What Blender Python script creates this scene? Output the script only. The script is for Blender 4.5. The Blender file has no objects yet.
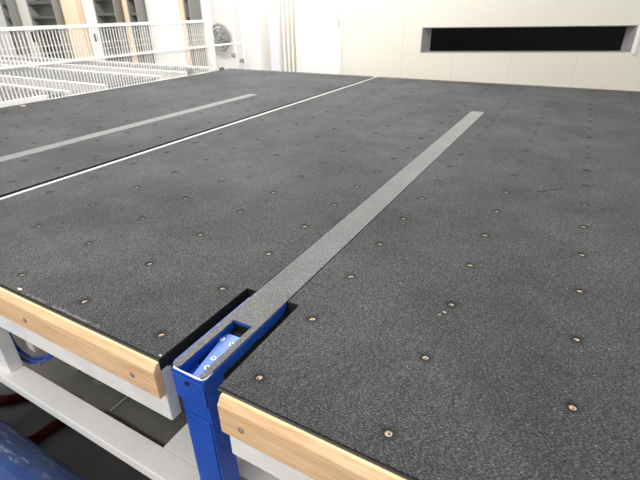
import bpy, bmesh, math, random
from mathutils import Vector, Matrix
random.seed(7)
C = bpy.context.scene.collection
S = bpy.context.scene

# ------------------------------------------------------------------ camera
cam_d = bpy.data.cameras.new('camera'); cam = bpy.data.objects.new('camera', cam_d); C.objects.link(cam)
RW = Matrix(((0.8731, 0.4871, -0.0148), (-0.2152, 0.4126, 0.8852), (0.4373, -0.7697, 0.4650)))
M3 = RW.transposed()
q = M3.to_quaternion().normalized()
cam.rotation_mode = 'QUATERNION'; cam.rotation_quaternion = q
cam.location = (-0.130, -0.548, 0.708)
cam_d.sensor_width = 36.0; cam_d.lens = 437.5 / 640 * 36.0
cam_d.clip_start = 0.02; cam_d.clip_end = 100
cam_d.dof.use_dof = True; cam_d.dof.focus_distance = 1.15; cam_d.dof.aperture_fstop = 7.0
S.camera = cam

# ------------------------------------------------------------------ world, lights, exposure
w = bpy.data.worlds.new('world'); S.world = w; w.use_nodes = True
bg = w.node_tree.nodes['Background']; bg.inputs[0].default_value = (1.0, 0.99, 0.975, 1); bg.inputs[1].default_value = 0.54
def area(name, loc, size, sizey, power, col=(1, .98, .95), target=None):
    d = bpy.data.lights.new(name, 'AREA'); d.shape = 'RECTANGLE'; d.size = size; d.size_y = sizey; d.energy = power; d.color = col
    o = bpy.data.objects.new(name, d); o.location = loc; C.objects.link(o)
    if target is not None:
        o.rotation_euler = (Vector(target) - Vector(loc)).to_track_quat('-Z', 'Y').to_euler()
    return o
area('hall_light', (-2.4, 1.0, 3.6), 1.6, 0.5, 70)
area('hall_light', (-2.2, 3.2, 3.6), 2.0, 0.5, 95)
area('hall_light', (-6.5, 5.5, 4.2), 4.0, 1.0, 250)
area('hall_light', (-13.0, 6.0, 4.2), 4.0, 1.0, 250)
area('hall_light', (-3.8, 3.9, 3.4), 1.5, 0.5, 70)
area('hall_light', (-1.8, -3.2, 2.6), 2.0, 0.6, 62, target=(-1.0, 0, -.4))  # unseen fill lamp, added to brighten the apron and table front
S.view_settings.view_transform = 'Standard'; S.view_settings.look = 'None'
S.view_settings.exposure = 0.45; S.view_settings.gamma = 1.0; S.view_settings.use_curve_mapping = False

# ------------------------------------------------------------------ materials
def mat(name, col, rough=.6, metal=0., spec=.5):
    m = bpy.data.materials.new(name); m.use_nodes = True
    b = m.node_tree.nodes['Principled BSDF']
    b.inputs['Base Color'].default_value = (*col, 1); b.inputs['Roughness'].default_value = rough
    b.inputs['Metallic'].default_value = metal; b.inputs['Specular IOR Level'].default_value = spec
    return m
def nd(m, t, **k):
    n = m.node_tree.nodes.new(t)
    for a, v in k.items(): setattr(n, a, v)
    return n
def lk(m, a, b): m.node_tree.links.new(a, b)
def noise(m, scale, detail=2., rough=.5, stretch=(1, 1, 1), rot=(0, 0, 0), coord='Object'):
    tc = nd(m, 'ShaderNodeTexCoord'); mp = nd(m, 'ShaderNodeMapping')
    mp.inputs['Scale'].default_value = stretch; mp.inputs['Rotation'].default_value = rot
    n = nd(m, 'ShaderNodeTexNoise'); n.inputs['Scale'].default_value = scale
    n.inputs['Detail'].default_value = detail; n.inputs['Roughness'].default_value = rough
    lk(m, tc.outputs[coord], mp.inputs['Vector']); lk(m, mp.outputs[0], n.inputs['Vector'])
    return n.outputs[0]
def ramp(m, src, stops):
    r = nd(m, 'ShaderNodeValToRGB'); e = r.color_ramp.elements
    while len(e) < len(stops): e.new(.5)
    for i, (p, c) in enumerate(stops): e[i].position = p; e[i].color = (*c, 1) if len(c) == 3 else c
    lk(m, src, r.inputs[0]); return r.outputs[0]
def mixc(m, a, b, fac, mode='MIX'):
    n = nd(m, 'ShaderNodeMix', data_type='RGBA', blend_type=mode)
    for i, s in ((0, fac), (6, a), (7, b)):
        if isinstance(s, (int, float)): n.inputs[i].default_value = s
        elif isinstance(s, tuple): n.inputs[i].default_value = (*s, 1)
        else: lk(m, s, n.inputs[i])
    return n.outputs[2]
def bump(m, src, strength, dist=.002):
    b = nd(m, 'ShaderNodeBump'); b.inputs['Strength'].default_value = strength; b.inputs['Distance'].default_value = dist
    lk(m, src, b.inputs['Height']); lk(m, b.outputs[0], m.node_tree.nodes['Principled BSDF'].inputs['Normal'])
def base(m, src): lk(m, src, m.node_tree.nodes['Principled BSDF'].inputs['Base Color'])
g = lambda v: (v, v, v)
SX, SY = .30, .23139        # spacing of the holes

def felt_material(name, k):
    m = mat(name, g(.08 * k), .95, spec=.15)
    b = m.node_tree.nodes['Principled BSDF']
    b.inputs['Sheen Weight'].default_value = .03; b.inputs['Sheen Roughness'].default_value = .45
    f1 = noise(m, 155, 4, .75, (1, 2.7, 1), (0, 0, .30))
    f2 = noise(m, 170, 4, .75, (1, 2.7, 1), (0, 0, -.55))
    f3 = noise(m, 60, 3, .6)
    st = [(.35, g(.007 * k)), (.47, g(.028 * k)), (.56, g(.078 * k)), (.68, g(.30 * k))]
    c = mixc(m, ramp(m, f1, st), ramp(m, f2, st), .5)
    c3 = ramp(m, f3, [(.35, g(.82)), (.65, g(1.18))])
    c = mixc(m, c, c3, 1., 'MULTIPLY')
    big = ramp(m, noise(m, 1.6, 5, .65), [(.3, (.68, .688, .70)), (.7, (1.25, 1.265, 1.29))])
    c = mixc(m, c, big, 1., 'MULTIPLY')
    mid = ramp(m, noise(m, 9, 4, .6), [(.3, g(.9)), (.7, g(1.1))])
    c = mixc(m, c, mid, 1., 'MULTIPLY')
    # soiling and painted-in dimple shade where the felt is drawn in round each hole
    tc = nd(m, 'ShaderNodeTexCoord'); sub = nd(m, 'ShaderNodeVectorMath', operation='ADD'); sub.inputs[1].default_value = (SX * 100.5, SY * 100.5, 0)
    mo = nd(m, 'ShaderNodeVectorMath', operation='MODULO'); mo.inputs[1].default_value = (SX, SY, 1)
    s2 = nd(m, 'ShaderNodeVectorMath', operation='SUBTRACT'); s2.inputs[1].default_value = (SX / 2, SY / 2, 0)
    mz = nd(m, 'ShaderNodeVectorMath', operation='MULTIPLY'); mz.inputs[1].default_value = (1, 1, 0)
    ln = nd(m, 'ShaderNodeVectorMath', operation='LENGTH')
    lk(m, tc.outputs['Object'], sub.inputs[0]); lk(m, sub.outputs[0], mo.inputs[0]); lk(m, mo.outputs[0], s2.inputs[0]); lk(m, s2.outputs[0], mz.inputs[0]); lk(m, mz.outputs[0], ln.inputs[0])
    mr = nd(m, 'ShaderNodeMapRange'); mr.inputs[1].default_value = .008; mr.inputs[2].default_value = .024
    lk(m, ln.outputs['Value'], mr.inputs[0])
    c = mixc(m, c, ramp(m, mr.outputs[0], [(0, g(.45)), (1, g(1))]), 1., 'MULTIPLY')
    base(m, c); bump(m, f1, .25, .001)
    return m
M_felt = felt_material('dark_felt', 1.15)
def strip_material():
    m = mat('grey_felt', g(.2), .85, spec=.2)
    b = m.node_tree.nodes['Principled BSDF']; b.inputs['Sheen Weight'].default_value = .38; b.inputs['Sheen Roughness'].default_value = .4
    f = noise(m, 120, 4, .7, (3.0, .8, 1), (0, 0, .12)); f2 = noise(m, 420, 2, .6); f3 = noise(m, 6, 4, .6)
    c = ramp(m, f, [(.3, g(.06)), (.5, g(.13)), (.7, g(.24))])
    c = mixc(m, c, ramp(m, f2, [(.3, g(.75)), (.7, g(1.25))]), 1., 'MULTIPLY')
    c = mixc(m, c, ramp(m, f3, [(.3, g(.88)), (.7, g(1.12))]), 1., 'MULTIPLY')
    base(m, c); bump(m, f, .2, .0008); return m
M_strip = strip_material()
def wood_material():
    m = mat('beech_wood', (.6, .4, .22), .5, spec=.35)
    f = noise(m, 14, 4, .6, (.25, 3., 3.)); f2 = noise(m, 90, 3, .6, (.12, 2, 2))
    c = ramp(m, f, [(.3, (.74, .46, .24)), (.55, (.86, .58, .33)), (.75, (.92, .66, .41))])
    c = mixc(m, c, ramp(m, f2, [(.3, (.84, .82, .8)), (.65, (1.04, 1.04, 1.04))]), 1., 'MULTIPLY')
    base(m, c); return m
M_wood = wood_material()
M_ply = mat('pale_board', (.58, .45, .32), .7)
M_trimgrey = mat('joint_metal', g(.40), .5)
M_black = mat('black_edge', g(.012), .6)
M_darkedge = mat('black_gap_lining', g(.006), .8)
def paint(name, col, rough, dirt=.08, spots=None):
    m = mat(name, col, rough)
    c = mixc(m, col, tuple(x * (1 - 3 * dirt) for x in col), ramp(m, noise(m, 5, 5, .65), [(.45, g(0)), (.8, g(1))]))
    if spots: c = mixc(m, c, spots, ramp(m, noise(m, 60, 4, .7), [(.68, g(0)), (.72, g(1))]))
    base(m, c); return m
M_white = paint('white_paint', (.90, .885, .86), .45)
M_whiteframe = paint('white_frame_paint', (.88, .865, .84), .5, .04, (.5, .48, .45))
M_grey = mat('grey_steel', g(.42), .45)
def blue_material():
    m = mat('blue_paint', (.008, .07, .42), .38)
    c = mixc(m, (.008, .068, .43), (.012, .11, .58), ramp(m, noise(m, 9, 5, .6), [(.35, g(0)), (.7, g(1))]))
    c = mixc(m, c, (.45, .5, .6), ramp(m, noise(m, 75, 5, .75, (1, 1, .5)), [(.70, g(0)), (.74, g(1))]))
    base(m, c); return m
M_blue = blue_material()
M_lightblue = mat('bright_blue_paint', (.045, .15, .58), .35)
M_chip = mat('worn_primer', (.72, .76, .85), .5)
M_steel = mat('zinc_steel', g(.72), .28, 1.)
M_bolt = mat('pale_zinc', g(.85), .4, .3)
M_darksteel = mat('dark_steel', g(.04), .35, .6)
def floor_material():
    m = mat('concrete_floor', g(.12), .3, spec=.5)
    c = mixc(m, (.15, .147, .14), (.22, .214, .205), ramp(m, noise(m, 2.2, 6, .65), [(.35, g(0)), (.7, g(1))]))
    c = mixc(m, c, (.45, .44, .42), ramp(m, noise(m, 42, 3, .6), [(.72, g(0)), (.75, g(1))]))
    base(m, c); return m
M_floor = floor_material()
def wall_paint(name, col):
    m = mat(name, col, .55)
    c = mixc(m, col, tuple(x * .95 for x in col), ramp(m, noise(m, 1.2, 4, .6), [(.35, g(0)), (.7, g(1))]))
    base(m, c); return m
M_cream = wall_paint('cream_panel', (.87, .84, .74))
M_creamtrim = wall_paint('warm_cream_trim', (.84, .70, .48))
M_wall = wall_paint('hall_wall_white', (.80, .78, .74))
M_cab = wall_paint('cabinet_white', (.90, .89, .87))
M_cab2 = wall_paint('pale_lavender_white', (.82, .81, .84))
M_pipe = wall_paint('cream_pipe', (.88, .84, .74))
M_seam = mat('seam', (.66, .63, .55), .7)
M_glass = mat('black_glass', g(.002), .2, spec=.12)
M_frame = mat('grey_window_frame', g(.26), .5)
M_frame2 = mat('light_grey_frame', g(.34), .5)
M_fence = wall_paint('fence_white', (.86, .85, .82))
M_peach = wall_paint('peach_orange', (.90, .68, .48))
M_dkgrey = mat('dark_grey_metal', (.10, .105, .095), .5)
M_roller = mat('roller_grey', g(.15), .7, spec=.2)
M_mid = mat('mid_grey_metal', (.27, .27, .25), .5)
M_hose = mat('blue_hose', (.003, .05, .30), .3)
M_red = mat('dark_red_hose', (.10, .012, .014), .45)
def drum_material():
    m = mat('scuffed_blue', (.03, .09, .30), .35)
    c = mixc(m, (.012, .035, .15), (.03, .085, .27), ramp(m, noise(m, 7, 6, .7), [(.35, g(0)), (.7, g(1))]))
    c = mixc(m, c, (.42, .48, .58), ramp(m, noise(m, 20, 7, .8, (.35, 1.6, 1.6), (0, 0, .4)), [(.56, g(0)), (.66, g(.8))]))
    base(m, c); return m
M_drum = drum_material()
M_chipwood = mat('pale_splinter', (.72, .60, .46), .6)

# ------------------------------------------------------------------ helpers
def obj(name, bm, m, parent=None, smooth=False, bevel=0, seg=2):
    me = bpy.data.meshes.new(name); bmesh.ops.recalc_face_normals(bm, faces=bm.faces); bm.to_mesh(me); bm.free()
    for x in (m if isinstance(m, (list, tuple)) else [m]): me.materials.append(x)
    o = bpy.data.objects.new(name, me); C.objects.link(o)
    if parent is not None:
        o.parent = parent; o.matrix_parent_inverse = Matrix.Translation(-parent.location)
    if smooth:
        for p in me.polygons: p.use_smooth = True
    if bevel:
        b = o.modifiers.new('bevel', 'BEVEL'); b.width = bevel; b.segments = seg; b.limit_method = 'ANGLE'
    return o
def tag(o, label, cat, group=None):
    o['label'] = label; o['category'] = cat
    if group: o['group'] = group
    return o
def thing(name, label, cat, loc=(0, 0, 0), group=None):
    o = bpy.data.objects.new(name, None); o.location = loc; o.empty_display_size = .1; C.objects.link(o)
    return tag(o, label, cat, group)
def struct(name, bm, m, parent=None, **k):
    o = obj(name, bm, m, parent, **k)
    if parent is None: o['kind'] = 'structure'
    return o
def box(bm, x0, x1, y0, y1, z0, z1, mi=0, T=None):
    vs = [bm.verts.new((x, y, z)) for x in (x0, x1) for y in (y0, y1) for z in (z0, z1)]
    fs = [(0, 1, 3, 2), (4, 6, 7, 5), (0, 4, 5, 1), (2, 3, 7, 6), (0, 2, 6, 4), (1, 5, 7, 3)]
    for f in fs:
        fc = bm.faces.new([vs[i] for i in f]); fc.material_index = mi
    if T is not None:
        for v in vs: v.co = T @ v.co
    return bm
def B(*a, **k): return box(bmesh.new(), *a, **k)
def tube(bm, pts, r, n=10, cap=True, radii=None):
    pts = [Vector(p) for p in pts]; rings = []
    up = Vector((0, 0, 1))
    for i, p in enumerate(pts):
        d = (pts[min(i + 1, len(pts) - 1)] - pts[max(i - 1, 0)]).normalized()
        u = d.cross(up) if abs(d.dot(up)) < .95 else d.cross(Vector((1, 0, 0))); u.normalize(); v = d.cross(u)
        rr = radii[i] if radii else r
        rings.append([bm.verts.new(p + u * rr * math.cos(2 * math.pi * k / n) + v * rr * math.sin(2 * math.pi * k / n)) for k in range(n)])
    for a, b in zip(rings, rings[1:]):
        for k in range(n): bm.faces.new((a[k], a[(k + 1) % n], b[(k + 1) % n], b[k]))
    if cap: bm.faces.new(rings[0]); bm.faces.new(rings[-1])
    return bm
def spline(P, n=12):
    P = [Vector(p) for p in P]; out = []
    Q = [2 * P[0] - P[1]] + P + [2 * P[-1] - P[-2]]
    for i in range(1, len(Q) - 2):
        a, b, c, d = Q[i - 1:i + 3]
        for k in range(n):
            t = k / n
            out.append(.5 * (2 * b + (c - a) * t + (2 * a - 5 * b + 4 * c - d) * t * t + (3 * b - a - 3 * c + d) * t ** 3))
    out.append(P[-1]); return out
def prism(bm, pts, z0, z1, mi=0, fn=None):
    fn = fn or (lambda a, b, c: (a, b, c))
    lo = [bm.verts.new(fn(x, y, z0)) for x, y in pts]; hi = [bm.verts.new(fn(x, y, z1)) for x, y in pts]
    n = len(pts); fs = [bm.faces.new(lo), bm.faces.new(hi)]
    for i in range(n): fs.append(bm.faces.new((lo[i], lo[(i + 1) % n], hi[(i + 1) % n], hi[i])))
    for f in fs: f.material_index = mi
    return bm

# ------------------------------------------------------------------ perforated sheets (felt and board under it)
def sheet(xs, ys, skip, r, z0, z1, edge_mi=0, jitter=0., holes=True, rmul=None):
    """slab cut into cells at the x lines and y lines, each cell that contains a grid hole gets one"""
    bm = bmesh.new(); N = 12
    rnd = random.Random(3)
    cells = {}
    for i in range(len(xs) - 1):
        for j in range(len(ys) - 1):
            if not skip((xs[i] + xs[i + 1]) / 2, (ys[j] + ys[j + 1]) / 2): cells[i, j] = 1
    cache = {}
    def V(x, y, z):
        k = (round(x, 5), round(y, 5), z)
        if k not in cache: cache[k] = bm.verts.new((x, y, z))
        return cache[k]
    for (i, j) in cells:
        x0, x1, y0, y1 = xs[i], xs[i + 1], ys[j], ys[j + 1]
        cx, cy = round((x0 + x1) / 2 / SX) * SX, round((y0 + y1) / 2 / SY) * SY
        rr = r * rnd.uniform(.92, 1.08)
        ok = holes and x0 + .02 < cx < x1 - .02 and y0 + .02 < cy < y1 - .02
        cx += rnd.uniform(-1, 1) * jitter; cy += rnd.uniform(-1, 1) * jitter
        co = [(x1, y1), (x0, y1), (x0, y0), (x1, y0)]
        rings = []
        for z in (z0, z1):
            cs = [V(x, y, z) for x, y in co]
            if not ok:
                bm.faces.new(cs); continue
            ring = [bm.verts.new((cx + rr * math.cos(math.pi / 4 + 2 * math.pi * k / N), cy + rr * math.sin(math.pi / 4 + 2 * math.pi * k / N), z)) for k in range(N)]
            rings.append(ring)
            q4 = N // 4
            for c in range(4):
                for k in range(q4): 
                    a = c * q4 + k
                    if k < (q4 + 1) // 2 : bm.faces.new((cs[c], ring[a], ring[(a + 1) % N]))
                    else: bm.faces.new((cs[(c + 1) % 4], ring[a], ring[(a + 1) % N]))
                    if k == (q4 + 1) // 2 - 1: bm.faces.new((cs[c], ring[(a + 1) % N], cs[(c + 1) % 4]))
        if rings:
            for k in range(N): bm.faces.new((rings[0][k], rings[0][(k + 1) % N], rings[1][(k + 1) % N], rings[1][k]))
        for (di, dj, a, b) in ((1, 0, (x1, y0), (x1, y1)), (-1, 0, (x0, y0), (x0, y1)), (0, 1, (x0, y1), (x1, y1)), (0, -1, (x0, y0), (x1, y0))):
            if (i + di, j + dj) not in cells:
                f = bm.faces.new((V(*a, z0), V(*b, z0), V(*b, z1), V(*a, z1))); f.material_index = edge_mi
    return bm
FY, BY = -.062, 4.57            # front and back edge of the tables
SLOTX0, SLOTX1, SLOTY = -.838, -.660, .266
STX0, STX1, STEND = -.8005, -.7005, 3.035
def ylines(extra):
    l = [FY] + [SY * (r + .5) for r in range(0, 20)] ; l = [v for v in l if v < BY - .02] + [BY]
    l = sorted(l + extra); return l
def near(l, v): return sorted([a for a in l if abs(a - v) > .03] + [v])


# centre table -----------------------------------------------------------------
XR = 1.05
table = thing('breakout_table', 'large table topped with perforated dark grey felt and edged in beech wood', 'table', (-.6, 2.2, -.9))
gap = .0035
xs = sorted([-2.203] + [-SX * (c + .5) for c in range(-4, 7) if -SX * (c + .5) > -2.1 and abs(-SX * (c + .5) + .75) > .05] + [SLOTX0, STX0 - gap, STX1 + gap, SLOTX1]); xs[-1] = XR
ysl = near(near(ylines([]), SLOTY), STEND)
def skip_c(x, y):
    if y < SLOTY: return SLOTX0 < x < SLOTX1
    if y < STEND: return STX0 - gap < x < STX1 + gap
    return False
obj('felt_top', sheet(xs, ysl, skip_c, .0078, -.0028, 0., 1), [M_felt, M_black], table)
obj('board', sheet(xs, ysl, skip_c, .0032, -.034, -.0031, 1, .002), [M_ply, M_black], table)
def wood_edge(x0, x1, parent, screws):
    prof = [(-.0695, -.003), (-.0695, -.104), (-.0885, -.104), (-.0905, -.101), (-.0905, -.021), (-.0770, -.003)]
    bm = bmesh.new(); n = len(prof)
    A = [bm.verts.new((x0, y, z)) for y, z in prof]; Bv = [bm.verts.new((x1, y, z)) for y, z in prof]
    bm.faces.new(A); bm.faces.new(Bv)
    for i in range(n): bm.faces.new((A[i], A[(i + 1) % n], Bv[(i + 1) % n], Bv[i]))
    o = obj('wood_edge', bm, M_wood, parent, bevel=.003)
    for sx in screws:
        b = bmesh.new(); tube(b, [(sx, -.0905, -.064), (sx, -.0925, -.064)], .0055, 16)
        tube(b, [(sx, -.0924, -.064), (sx, -.0932, -.064)], .0025, 8)
        s = obj('screw', b, M_steel, o, bevel=.0006)
        b = bmesh.new(); tube(b, [(sx, -.0911, -.064), (sx, -.0921, -.064)], .0078, 16)
        obj('screw_recess', b, mat('dark_recess', (.35, .24, .16), .7), o)
    return o
wood_edge(-2.20, -.833, table, [-.917, -1.365, -1.9])
wood_edge(-.645, XR, table, [-.587, -.1, .4, .9])
obj('black_edge_band', B(-2.2, -.8385, -.0692, FY - .0005, -.036, -.0035), M_black, table)
obj('black_edge_band', B(-.659, XR, -.0692, FY - .0005, -.036, -.0035), M_black, table)
obj('apron', B(-2.20, -.838, -.069, -.036, -.203, -.0365), M_white, table, bevel=.003)
obj('apron', B(-.647, XR, -.069, -.036, -.203, -.0365), M_white, table, bevel=.003)
# black lining of the slot beneath the board, and slot end
obj('slot_lining', box(B(SLOTX0 - .002, SLOTX0, -.045, SLOTY, -.040, -.0346), SLOTX0, SLOTX1, SLOTY, SLOTY + .004, -.16, -.0346), M_black, table)
# white metal trim at the joint
obj('joint_trim', B(-2.229, -2.2045, FY, BY - .03, -.04, .0015), M_trimgrey, table)
obj('back_edge', B(-2.2, XR, BY + .001, BY + .025, -.10, -.002), M_wood, table)
# lower frame
fr = bmesh.new()
ZP = -.45
box(fr, -1.745, -.815, -.094, -.0215, ZP - .006, ZP)
box(fr, -1.745, -.815, -.094, -.088, ZP - .045, ZP - .006)
box(fr, -2.2, -1.745, -.094, -.0215, ZP - .006, ZP)
box(fr, -2.2, -1.745, -.094, -.088, ZP - .045, ZP - .006)
obj('lower_rail', fr, M_whiteframe, table, bevel=.002)
obj('seam', box(B(-1.483, -1.480, -.0935, -.022, ZP, ZP + .0012), -1.452, -1.449, -.0935, -.022, ZP, ZP + .0012), M_cab, table)
obj('cross_plate', box(box(B(-.985, -.815, -.0213, 1.2, ZP - .006, ZP - .0005), -.67, -.60, -.0213, 1.2, ZP - .006, ZP - .0005), -.815, -.67, .02, 1.2, ZP - .006, ZP - .0005), M_whiteframe, table, bevel=.002)
obj('lower_rail', box(B(-.67, XR, -.094, -.0215, ZP - .006, ZP), -.67, XR, -.094, -.088, ZP - .045, ZP - .006), M_whiteframe, table, bevel=.002)
pm = bmesh.new(); box(pm, -1.80, -1.712, -.068, -.0215, ZP + .0005, -.204)
obj('frame_post', pm, M_whiteframe, table, bevel=.003)
for x in (-2.1, -.75, .9):
    for y in (.5, 4.3):
        obj('leg', B(x - .03, x + .03, y - .03, y + .03, -.9, -.035 if abs(x + .75) > .1 or y > 4 else ZP - .007), M_whiteframe, table, bevel=.002)
obj('under_beam', box(B(-2.15, -.86, 1.3, 1.36, -.16, -.036), -.64, XR, 1.3, 1.36, -.16, -.036), M_whiteframe, table)
# fixings hanging inside the slot side
obj('slide_bar', B(-.836, -.815, -.030, .5, -.245, -.225), M_grey, table, bevel=.002)

# left table --------------------------------------------------------------------
XL = -4.452
ltab = thing('breakout_table', 'felt covered table beside the white mesh fence, left of the white joint line', 'table', (-3.3, 2.2, -.9))
LX0, LX1, LEND = -2.883, -2.783, 2.965
xs2 = sorted([XL] + [-SX * (c + .5) for c in range(7, 15) if abs(-SX * (c + .5) + 2.83) > .08] + [LX0 - gap, LX1 + gap, -2.264])
xs2 = [v for v in xs2 if v <= -2.264]
ysl2 = near(ylines([]), LEND)
def skip_l(x, y): return LX0 - gap < x < LX1 + gap and y < LEND
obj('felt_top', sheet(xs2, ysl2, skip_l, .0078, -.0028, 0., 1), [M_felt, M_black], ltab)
obj('board', sheet(xs2, ysl2, skip_l, .0032, -.034, -.0031, 1, .002), [M_ply, M_black], ltab)
wood_edge(XL, -2.265, ltab, [])
obj('apron', B(XL, -2.265, -.069, -.036, -.203, -.0365), M_white, ltab, bevel=.003)
for x in (-4.3, -2.4):
    for y in (.3, 4.3): obj('leg', B(x - .03, x + .03, y - .03, y + .03, -.9, -.035), M_whiteframe, ltab)

# felt strips on their arms --------------------------------------------------------
arm = thing('transfer_arm', 'blue steel arm with grey felt strip running through the slot between dark felt', 'machine arm', (-.75, .0, -.9))
AX0, AX1, AY0 = -.7955, -.6990, -.068
OX0, OX1, OY = -.7765, -.7180, .131
# felt strip with U-shaped mouth, rounded toes
def arc(cx, cy, r, a0, a1, n=5): return [(cx + r * math.cos(math.radians(a0 + (a1 - a0) * k / n)), cy + r * math.sin(math.radians(a0 + (a1 - a0) * k / n))) for k in range(n + 1)]
sb = B(STX0, STX1, OY, STEND - .004, -.0025, .0012)
toe = [(STX0, OY), (STX0, AY0 + .016)] + arc(STX0 + .0105, AY0 + .015, .0105, 180, 270, 4) + arc(OX0 - .011, AY0 + .015, .0105, 270, 360, 4) + [(OX0, OY)]
prism(sb, toe, -.0025, .0012)
toe = [(OX1, OY), (OX1, AY0 + .02)] + arc(OX1 + .012, AY0 + .014, .0115, 180, 270, 4) + arc(STX1 - .012, AY0 + .014, .0115, 270, 360, 4) + [(STX1, OY)]
prism(sb, toe, -.0025, .0012)
obj('felt_strip', sb, M_strip, arm)
# channel beam under the strip
def ring_box(bm, x0, x1, y0, y1, z0, z1, t):
    box(bm, x0, x0 + t, y0, y1, z0, z1); box(bm, x1 - t, x1, y0, y1, z0, z1); box(bm, x0 + t, x1 - t, y0, y0 + t, z0, z1)
    return bm
bb = ring_box(bmesh.new(), AX0, AX1, AY0, .235, -.034, -.003, .006)
box(bb, AX0 - .0125, AX0 - .0005, -.05, .235, -.0085, -.0032)
obj('channel_beam', bb, M_blue, arm, bevel=.002)
bb = B(OX0 - .002, OX1 + .002, OY, OY + .004, -.010, -.003)       # back of the mouth
box(bb, OX0 - .005, OX0 - .002, AY0 + .006, OY - .0005, -.033, -.003)
obj('mouth_lining', bb, M_blue, arm)
obj('mouth_back', box(B(OX0 - .002, OX1 + .002, OY, OY + .004, -.034, -.0105), OX0 - .002, OX1 + .02, .104, OY, -.034, -.030), M_darkedge, arm)  # blackened back and floor: shade deep in the mouth put into the colour
obj('channel_bottom', B(AX0 + .004, AX1 - .005, -.003, .235, -.085, -.0345), M_darkedge, arm)  # black block stands in for the shadow beneath the channel
# tapered nose of beam
tb = bmesh.new()
prism(tb, [(.235, -.003), (.235, -.032), (.262, -.016), (.262, -.003)], AX0 + .0, AX1, fn=lambda a, b, c: (c, a, b))
obj('beam_nose', tb, M_blue, arm)
obj('slot_beam', B(AX0 + .012, AX1 - .012, .30, STEND - .01, -.07, -.003), M_blue, arm)
# worn rim at the mouth
wr = bmesh.new()
tube(wr, [(AX0 + .001, AY0 + .022, -.0015), (AX0 + .002, AY0 + .008, -.0015), (AX0 + .008, AY0 + .0015, -.0015), (AX0 + .03, AY0 + .0008, -.002), (AX1 - .02, AY0 + .0008, -.002), (AX1 - .008, AY0 + .0015, -.0015), (AX1 - .001, AY0 + .008, -.0015), (AX1, AY0 + .03, -.0015)], .0022, 8, radii=[.0008, .0022, .0026, .0018, .0026, .0022, .002, .0007])
obj('worn_rim', wr, M_chip, arm, smooth=True)
# head plate and post
hp = bmesh.new(); prism(hp, [(AX0 + .002, -.085), (AX0 + .002, -.012), (AX1 - .001, -.012), (AX1 - .001, -.085)], AY0 - .0035, AY0 - .0002, fn=lambda a, b, c: (a, c, b))
obj('head_plate', hp, M_blue, arm, bevel=.0015)
pb = bmesh.new()
PX0, PX1, PY0, PY1 = -.7870, -.7000, -.0675, -.006
box(pb, PX0, PX1, PY0 + .002, PY1, -.9, -.0345)
box(pb, PX0 + .012, PX1 - .004, PY0 - .002, PY0 + .002, -.9, -.135)
obj('post', pb, M_blue, arm, bevel=.0015)
obj('foot_plate', B(PX0 - .03, PX1 + .03, PY0 - .02, PY1 + .03, -.9, -.89), M_blue, arm)
sc = tube(bmesh.new(), [(-.7485, AY0 - .0036, -.026), (-.7485, AY0 - .0080, -.026)], .0058, 12)
obj('screw', sc, M_darksteel, arm, bevel=.001)
# gusset plate inside mouth
zq = -.018
gp = [(-.7755, .082), (-.7745, .094), (-.768, .099), (-.7060, .102), (-.7060, -.058), (-.7490, -.060)]
gb = prism(bmesh.new(), gp, zq - .006, zq)
gus = obj('gusset_plate', gb, M_lightblue, arm, bevel=.0015)
for (x, y) in ((-.7695, .074), (-.7355, .069), (-.7420, .010), (-.7350, -.020)):
    b = tube(bmesh.new(), [(x, y, zq), (x, y, zq + .0012)], .0064, 20)
    bo = obj('bolt', b, M_bolt, gus)
    b = tube(bmesh.new(), [(x, y, zq + .0012), (x, y, zq + .0035)], .0034, 6)
    b2 = obj('bolt_socket', b, mat('bolt_blue', (.05, .12, .38), .4), gus)

larm = thing('transfer_arm', 'pale grey felt strip flush in the table nearest the fence, thin and straight', 'machine arm', (-2.833, 1.2, -.9))
obj('felt_strip', B(LX0, LX1, -.05, LEND - .004, -.0025, .0012), M_strip, larm)
obj('slot_beam', B(LX0 + .012, LX1 - .012, 0, LEND - .01, -.07, -.003), M_blue, larm)
obj('post', B(LX0 + .01, LX1 - .01, 0, .08, -.9, -.0705), M_blue, larm)

# ------------------------------------------------------------------ under the table
hz = thing('blue_hose', 'loop of blue air hose hanging under the left wooden edge', 'hose', (-1.45, -.03, -.28))
P = [(-1.40, .25, -.12), (-1.42, .10, -.20), (-1.515, .0, -.334), (-1.625, -.0, -.410), (-1.725, .0, -.455), (-1.800, .0, -.440), (-1.815, .0, -.36), (-1.79, .02, -.25), (-1.75, .2, -.12)]
obj('hose', tube(bmesh.new(), spline(P, 10), .0065, 10), M_hose, hz, smooth=True)
P2 = [(p[0] + .004, p[1] + .010, p[2] + .013) for p in P]
obj('hose', tube(bmesh.new(), spline(P2, 10), .0065, 10), M_hose, hz, smooth=True)
def ribbed(label, pts):
    s = spline(pts, 40); rad = [.021 + (.0025 if i % 2 else -.0015) for i in range(len(s))]
    o = obj('ribbed_hose', tube(bmesh.new(), s, .03, 14, radii=rad), M_red, smooth=False); return tag(o, label, 'hose', None)
ribbed('dark red ribbed hose beneath the white lower rail, nearer the blue arm', [(-1.2, .14, -.876), (-1.45, .145, -.876), (-1.70, .14, -.876), (-1.79, .05, -.876), (-1.805, -.06, -.876), (-1.82, -.09, -.876)])
ribbed('dark red ribbed hose under the white lower rail at the far left', [(-1.86, .14, -.876), (-1.98, .12, -.876), (-2.08, .055, -.876), (-2.15, -.01, -.876), (-2.3, -.05, -.876), (-2.5, -.03, -.876)])
dr = thing('blue_drum', 'scuffed blue drum lying below the white rail at lower left', 'drum', (-1.6, -.328, -.9))
DR = .20; DY = -.328; DZ = -.9 + DR
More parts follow.
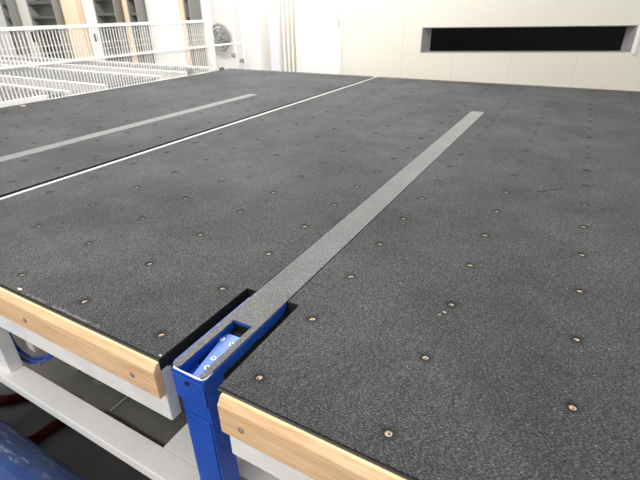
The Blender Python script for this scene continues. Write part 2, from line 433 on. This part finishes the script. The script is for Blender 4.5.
prof = [(0, DR), (.02, DR + .004), (.03, DR), (.55, DR), (.56, DR + .005), (.575, DR), (1.06, DR), (1.07, DR + .004), (1.09, DR)]
prof = [(a, b - .004) for a, b in prof]
bd = tube(bmesh.new(), [(-2.25 + a, DY, DZ) for a, b in prof], .2, 48, radii=[b for a, b in prof])
obj('drum_body', bd, M_drum, dr, smooth=False)
for x in (-2.253, -1.158):
    rim = tube(bmesh.new(), [(x - .006, DY, DZ), (x + .006, DY, DZ)], DR, 40)
    obj('rim', rim, M_drum, dr)
for i, (a, b) in enumerate((((-1.67, .75, -.8955), (-1.67, .20, -.8955)), ((-2.62, 1.2, -.8955), (-2.25, .22, -.8955)))):
    c = tube(bmesh.new(), [a, b], .0045, 8)  # thin rods modelled in place of light lines reflected in the floor
    tag(obj('floor_cable', c, M_grey), ['thin pale cable on the dark floor below the table, nearer blue arm', 'thin pale cable on the dark floor below table, nearer the blue hose'][i], 'cable')
for i, (x, y) in enumerate(((-2.22, .75), (-2.03, .75))):
    c = B(-.022, .022, -.5, .5, 0, .03, T=Matrix.Translation((x, y, -.9)) @ Matrix.Rotation(.35, 4, 'Z'))  # flat bars modelled in place of broad reflections on the glossy floor
    tag(obj('floor_rail', c, M_mid), ['flat grey rail on the floor under table, beside hose loop', 'flat grey rail on floor under table, closer to blue arm'][i], 'rail')

# ------------------------------------------------------------------ structure
fx0, fx1, fy0, fy1 = -20, 4.0, -3, 11.0
struct('floor', B(fx0, fx1, fy0, fy1, -1.0, -.9), M_floor)
struct('wall_back', B(fx0, -1.0, 9.0, 9.1, -.9, 3.2), M_wall)

# cream enclosure wall with its long dark window
TH = math.radians(20)
T = Matrix.Translation((-2.775, 4.668, 0)) @ Matrix.Rotation(TH, 4, 'Z')      # local x along the wall, y into it
Wl = 5.2
u0, u1, h0, h1 = .975, 3.28, .243, .512
wm = bmesh.new()
for a in ((0, u0, -.9, 3.0), (u1, Wl, -.9, 3.0), (u0, u1, -.9, h0), (u0, u1, h1, 3.0)):
    box(wm, a[0], a[1], 0, .12, a[2], a[3], T=T)
struct('wall_right', wm, M_cream)
def quadprism(pts, m, name, parent):
    bm = bmesh.new(); vs = [bm.verts.new(T @ Vector(p)) for p in pts]; bm.faces.new(vs); return obj(name, bm, m, parent)
wn = struct('window_1', B(u0, u1, .085, .09, h0, h1, T=T), M_glass)
fl = .075
fb = bmesh.new()
def sl(a, z0, z1):      # sloping reveal
    prism(fb, a, z0, z1, fn=lambda p, q, r: tuple(T @ Vector((p, q, r))))
sl([(u0, -.004), (u0 + .012, -.004), (u0 + .115, .084), (u0, .084)], h0, h1)
sl([(u1, -.004), (u1 - .012, -.004), (u1 - .07, .084), (u1, .084)], h0, h1)
box(fb, u0, u1, -.004, .084, h0, h0 + .006, T=T); box(fb, u0, u1, -.004, .084, h1 - .008, h1, T=T)
fo = obj('window_frame', fb, M_frame, wn)
sm = bmesh.new()
for u in (.76, 1.36, 2.02, 2.74, 3.6, 4.3):
    box(sm, u, u + .004, -.0012, .002, -.9, h0 - .002 if u0 < u < u1 else 3.0, T=T)
struct('trim_1', sm, M_seam)
struct('trim_2', box(B(0, .022, -.012, 0, -.9, 3.0, T=T), 3.305, 3.33, -.02, 0, h0 - .02, 3.0, T=T), M_cab)

# hall background: white cabinets, pipes behind the far left corner
def cabinet(x0, x1, y0, y1, zt, m, label, doors=1, handle=None):
    t = thing('control_cabinet', label, 'cabinet', ((x0 + x1) / 2, (y0 + y1) / 2, -.9))
    obj('body', B(x0, x1, y0 + .02, y1, -.9, zt), m, t, bevel=.004)
    n = doors; wd = (x1 - x0) / n
    for i in range(n):
        d = obj('door', B(x0 + i * wd + .006, x0 + (i + 1) * wd - .006, y0, y0 + .019, -.85, zt - .03), m, t, bevel=.003)
        if handle:
            hx, hz_ = handle
            hb = B(x0 + (i + 1) * wd - hx - .012, x0 + (i + 1) * wd - hx + .012, y0 - .02, y0 - .001, hz_, hz_ + .12)
            obj('handle', hb, M_mid, d, bevel=.003)
    return t
cabinet(-3.47, -2.80, 4.80, 5.4, 1.3, M_cab, 'tall plain white cabinet with one door, next to the cream wall', 1, (.035, .50))
cabinet(-4.19, -4.02, 5.2, 5.6, 1.3, M_cab2, 'narrow pale cabinet behind table corner, left of the cream pipes', 1, None)
cabinet(-5.05, -4.55, 5.45, 6.0, 1.3, M_cab, 'white cabinet behind the end of the mesh fence rail', 1, None)
struct('wall_left', B(-4.54, -2.8, 5.75, 5.85, -.9, 3.0), M_cream)
for i in range(4):
    x = -3.93 + i * .07
    tag(obj('pipe', tube(bmesh.new(), [(x, 5.2 , -.9), (x, 5.2, 2.5)], .018, 10), M_pipe), 'one of four thin upright cream pipes left of the white cabinet door', 'pipe', 'cream pipes beside white cabinet')
for x, y, lb in ((-4.835, 5.2, 'white upright tube standing by the end of fence rail'), (-4.68, 5.2, 'white upright tube left of the narrow pale cabinet')):
    tag(obj('upright_tube', tube(bmesh.new(), [(x, y, -.9), (x, y, 2.0)], .022, 12), M_fence), lb, 'tube')

# ------------------------------------------------------------------ mesh fence
FXX = -4.487
def fence(label, y0, y1, zb, zt, zm, bottom_h, bars=True):
    t = thing('barred_fence', label, 'fence', (FXX, (y0 + y1) / 2, -.9))
    fb = bmesh.new()
    box(fb, FXX - .012, FXX + .012, y0, y1, zb, zb + bottom_h); box(fb, FXX - .012, FXX + .012, y0, y1, zt - .03, zt)
    box(fb, FXX - .012, FXX + .012, y0, y0 + .02, zb + bottom_h, zt - .03); box(fb, FXX - .012, FXX + .012, y1 - .02, y1, zb + bottom_h, zt - .03)
    obj('frame', fb, M_fence, t)
    obj('middle_rail', B(FXX + .0005, FXX + .016, y0 + .02, y1 - .02, zm, zm + .022), M_fence, t)
    bb = bmesh.new(); n = int((y1 - y0 - .04) / .0345)
    for i in range(1, n):
        y = y0 + .02 + i * (y1 - y0 - .04) / n
        box(bb, FXX - .004, FXX, y - .0045, y + .0045, zb + bottom_h, zt - .03)
    obj('bars', bb, M_fence, t)
    bb = bmesh.new()
    z = zb + bottom_h + .06
    obj('cross_wires', box(B(FXX - .008, FXX - .0045, y0 + .02, y1 - .02, .45, .4535), FXX - .008, FXX - .0045, y0 + .02, y1 - .02, .39, .3935), M_fence, t)
    return t
fa = fence('long white fence of thin upright bars running beside the left felt table', -.35, 4.22, -.02, .62, .297, .016)
obj('kick_rail', B(FXX - .01, FXX + .02, -.33, 1.93, -.0035, .040), M_fence, fa)
pt = tag(obj('fence_post', B(FXX - .035, FXX + .02, 4.225, 4.325, -.9, 2.2), M_fence), 'wide white post at the end of the barred fence', 'post')
pt = tag(obj('fence_post', B(FXX - .05, FXX - .015, -.41, -.36, -.9, .7), M_fence), 'white end post of the left fence, at picture edge', 'post')
tag(obj('guard_rail', tube(bmesh.new(), [(FXX + .008, 4.33, .308), (FXX + .02, 5.30, .308)], .011, 10), M_fence), 'thin white rail running on from the wide fence post', 'rail')
def clamp(x, y, z, label, m=M_mid):
    t = thing('clamp', label, 'clamp', (x, y, z), 'small grey clamps near the far table corner')
    obj('block', B(x - .018, x + .018, y - .035, y + .035, z - .028, z + .0), m, t, bevel=.003)
    obj('jaw', B(x - .012, x + .012, y - .035, y - .018, z + .0005, z + .028), m, t, bevel=.002)
    obj('jaw', B(x - .012, x + .012, y + .018, y + .035, z + .0005, z + .028), m, t, bevel=.002)
clamp(FXX + .035, 3.80, .055, 'grey clamp sitting low on the barred fence')
clamp(FXX + .02, 4.42, .0, 'small black clamp at table corner beside the wide post', M_darkedge)
clamp(-4.835, 5.143, .115, 'grey clamp on a white upright tube, the upper one')
clamp(-4.68, 5.143, .045, 'grey clamp on a white upright tube, the lower one')

# ------------------------------------------------------------------ hall behind the fence
def conveyor(y0, y1, label):
    t = thing('roller_conveyor', label, 'conveyor', (-7.8, (y0 + y1) / 2, -.9))
    xa, xb = -11.0, -4.75
    obj('side_rail', B(xa, xb, y0, y0 + .05, -.10, .0), M_fence, t)
    obj('side_rail', B(xa, xb, y1 - .05, y1, -.10, .0), M_fence, t)
    obj('under_shelf', B(xa, xb, y0 + .051, y1 - .051, -.30, -.27), M_mid, t)
    bm = bmesh.new(); n = 30
    for i in range(n):
        x = xa + .1 + i * (xb - xa - .2) / (n - 1)
        tube(bm, [(x, y0 + .0505, -.05), (x, y1 - .0505, -.05)], .035, 8)
    o = obj('rollers', bm, M_roller, t)
    for x in (xa + .2, -8.9, -6.9, xb - .1):
        for y in (y0 + .05, y1 - .10):
            obj('leg', B(x - .03, x + .03, y, y + .05, -.9, -.3005), M_fence, t)
    return t
conveyor(1.5, 2.35, 'long white roller conveyor behind the fence, nearest the camera')
conveyor(2.75, 3.6, 'long white roller conveyor behind the fence, middle one')
conveyor(4.0, 4.62, 'long white roller conveyor behind the fence, farthest one')

def px_x(u, y=8.9):       # where columns stand along the back wall
    u += 3
    tab = [(0, -18.75), (10, -18.1), (20, -17.48), (28, -16.99), (45, -16.0), (73, -14.5), (90, -13.65), (110, -12.71), (132, -11.74), (141, -11.36), (150, -10.99), (187, -9.57), (195, -9.28), (203, -9.0), (213, -8.65), (222, -8.35), (228, -8.15), (258, -7.2)]
    for (a, xa), (b, xb) in zip(tab, tab[1:]):
        if a <= u <= b: return xa + (xb - xa) * (u - a) / (b - a)
def panel(name, u0, u1, z0, z1, m, label, cat, depth=.12, group=None):
    return tag(obj(name, B(px_x(u0), px_x(u1), 8.99 - depth, 8.99, z0, z1), m, bevel=.01), label, cat, group)
panel('column', 73, 87, -.9, 3.0, M_peach, 'broad peach column on the hall wall, leftmost of the three', 'column', .2)
panel('column', 132, 140, -.9, 3.0, M_peach, 'narrow peach column in the middle of the hall wall', 'column', .2)
panel('column', 187, 194, -.9, 3.0, M_peach, 'narrow peach column nearest the wide white fence post', 'column', .2)
panel('hall_panel', 3, 20, -.9, 2.0, M_cab, 'pale grey panel at far left of hall', 'panel')
sp = panel('hall_panel', 28, 44, -.9, 2.0, M_cream, 'beige panel with a black box, left of the broad peach column', 'panel')
tag(obj('switch_box', B(px_x(35), px_x(39), 8.82, 8.869, -.1, .22), M_darkedge), 'small black box mounted on the beige hall panel', 'box')
panel('hall_panel', 92, 108, -.9, 2.0, M_cab, 'white panel right of the broad peach column', 'panel')
tag(obj('switch_box', B(px_x(97), px_x(99), 8.82, 8.869, -.03, .18), M_dkgrey), 'tiny dark grey box on the white hall panel', 'box')
panel('hall_panel', 152, 184, -.9, 2.0, M_cab, 'wide white panel between the two narrow peach columns', 'panel')
def rack(u0, u1, z0, z1, label, n):
    t = thing('storage_rack', label, 'rack', ((px_x(u0) + px_x(u1)) / 2, 8.8, -.9))
    a, b = px_x(u0), px_x(u1)
    obj('back_panel', B(a, b, 8.93, 8.98, -.9, z1), M_mid, t)
    for i in range(n):
        z = z0 + i * (z1 - z0) / n
        obj('shelf', B(a + .041, b - .041, 8.62, 8.929, z, z + .07), M_dkgrey, t)
    for x in (a, b - .04): obj('upright', B(x, x + .04, 8.6, 8.929, -.9, z1), M_mid, t)
rack(46, 71, -.6, 1.8, 'dark grey storage rack left of the broad peach column', 6)
rack(110, 130, -.1, 1.8, 'dark grey rack left of the middle peach column', 5)
rack(142, 151, -.1, 1.8, 'narrow dark grey rack right of middle peach column', 5)
rack(196, 202, -.6, 1.8, 'narrow dark rack seen just left of the wide fence post', 6)
rack(20.5, 27, -.6, 1.8, 'narrow dark rack between grey and beige hall panels', 6)
fan = thing('wall_fan', 'round grey fan on the hall wall beside the wide fence post', 'fan', (-8.30, 8.9, .13))
fb2 = bmesh.new()
ctr = Vector((-8.30, 8.86, .13))
def ringy(bm, R, r, y=0, n=28):
    ps = [ctr + Vector((R * math.cos(2 * math.pi * k / n), y, R * math.sin(2 * math.pi * k / n))) for k in range(n + 1)]
    return tube(bm, ps, r, 8)
for R_, r_ in ((.30, .03), (.22, .012), (.14, .012)): ringy(fb2, R_, r_)
obj('guard', fb2, M_mid, fan)
obj('hub', tube(bmesh.new(), [ctr + Vector((0, -.04, 0)), ctr + Vector((0, .12, 0))], .06, 16), M_mid, fan)
bl = bmesh.new()
for k in range(5):
    a = k * 2 * math.pi / 5
    prism(bl, [(.05, -.03), (.20, -.08), (.26, 0), (.20, .06), (.05, .03)], .02, .035, fn=lambda p, q, r: tuple(ctr + Vector((p * math.cos(a) - q * math.sin(a), r, p * math.sin(a) + q * math.cos(a)))))
obj('blades', bl, M_grey, fan)

# ------------------------------------------------------------------ splinters and fluff on the felt
spl = [((-1.42, -.052), .011, 'pale triangular splinter at the felt edge on the far left'),
       ((-.3063, .418), .005, 'tiny pale splinter near a hole right of the blue arm, farther one'),
       ((-.315, .402), .0035, 'tiny pale splinter near a hole right of the blue arm, nearer one'),
       ((-.838 - .005, -.055), .005, 'pale wood splinter on the felt corner beside the slot'),
       ((-4.33, 1.62), .03, 'white crumb on the far left felt beside the fence'),
       ]
for (x, y), s, lb in spl:
    b = prism(bmesh.new(), [(-s, -s * .25), (s * .1, -s * .45), (s, s * .1), (s * .2, s * .45)], 0, s * .25)
    o = obj('splinter', b, M_chipwood); o.location = (x, y, .0003); o.rotation_euler = (0, 0, random.uniform(-.6, .6)); tag(o, lb, 'splinter')
# pale glue marks along the front edge of the left felt
gl = bmesh.new()
rr = random.Random(5)
for i in range(230):
    x = rr.choice((rr.uniform(-1.375, -1.285), rr.uniform(-1.255, -1.06), rr.uniform(-1.255, -1.10)))
    y = FY + .0035 + abs(rr.gauss(0, .0035)); s = rr.uniform(.0008, .0028); a = rr.uniform(-.5, .5)
    prism(gl, [(x - s, y - s * a * .5), (x - s * .2, y - s * .4), (x + s, y + s * a), (x, y + s * .5)], .0001, .0005)
obj('worn_fibres', gl, mat('worn_felt', g(.30), .9), table)['kind'] = 'stuff'
th = spline([(-.183, 1.447, .001), (-.15, 1.475, .0015), (-.12, 1.51, .001), (-.083, 1.544, .001)], 6)
tag(obj('loose_thread', tube(bmesh.new(), th, .0009, 6), M_black), 'short black thread lying on the felt at the right', 'thread')
# loose white fluff
fluff = bmesh.new()
for i in range(30):
    x, y = rr.uniform(-.62, .25), rr.uniform(-.04, 1.1)
    if i % 3 == 0: x, y = rr.uniform(-1.9, -.86), rr.uniform(-.02, .9)
    s = rr.uniform(.0008, .0020); a = rr.uniform(0, 3)
    prism(fluff, [(x - s * math.cos(a), y - s * math.sin(a)), (x + s * .6 * math.sin(a), y - s * .6 * math.cos(a)), (x + s * math.cos(a), y + s * math.sin(a))], .0002, .001)
fo2 = obj('fluff', fluff, M_chipwood); fo2['kind'] = 'stuff'; tag(fo2, 'tiny white specks of fluff scattered over the dark felt', 'fluff')
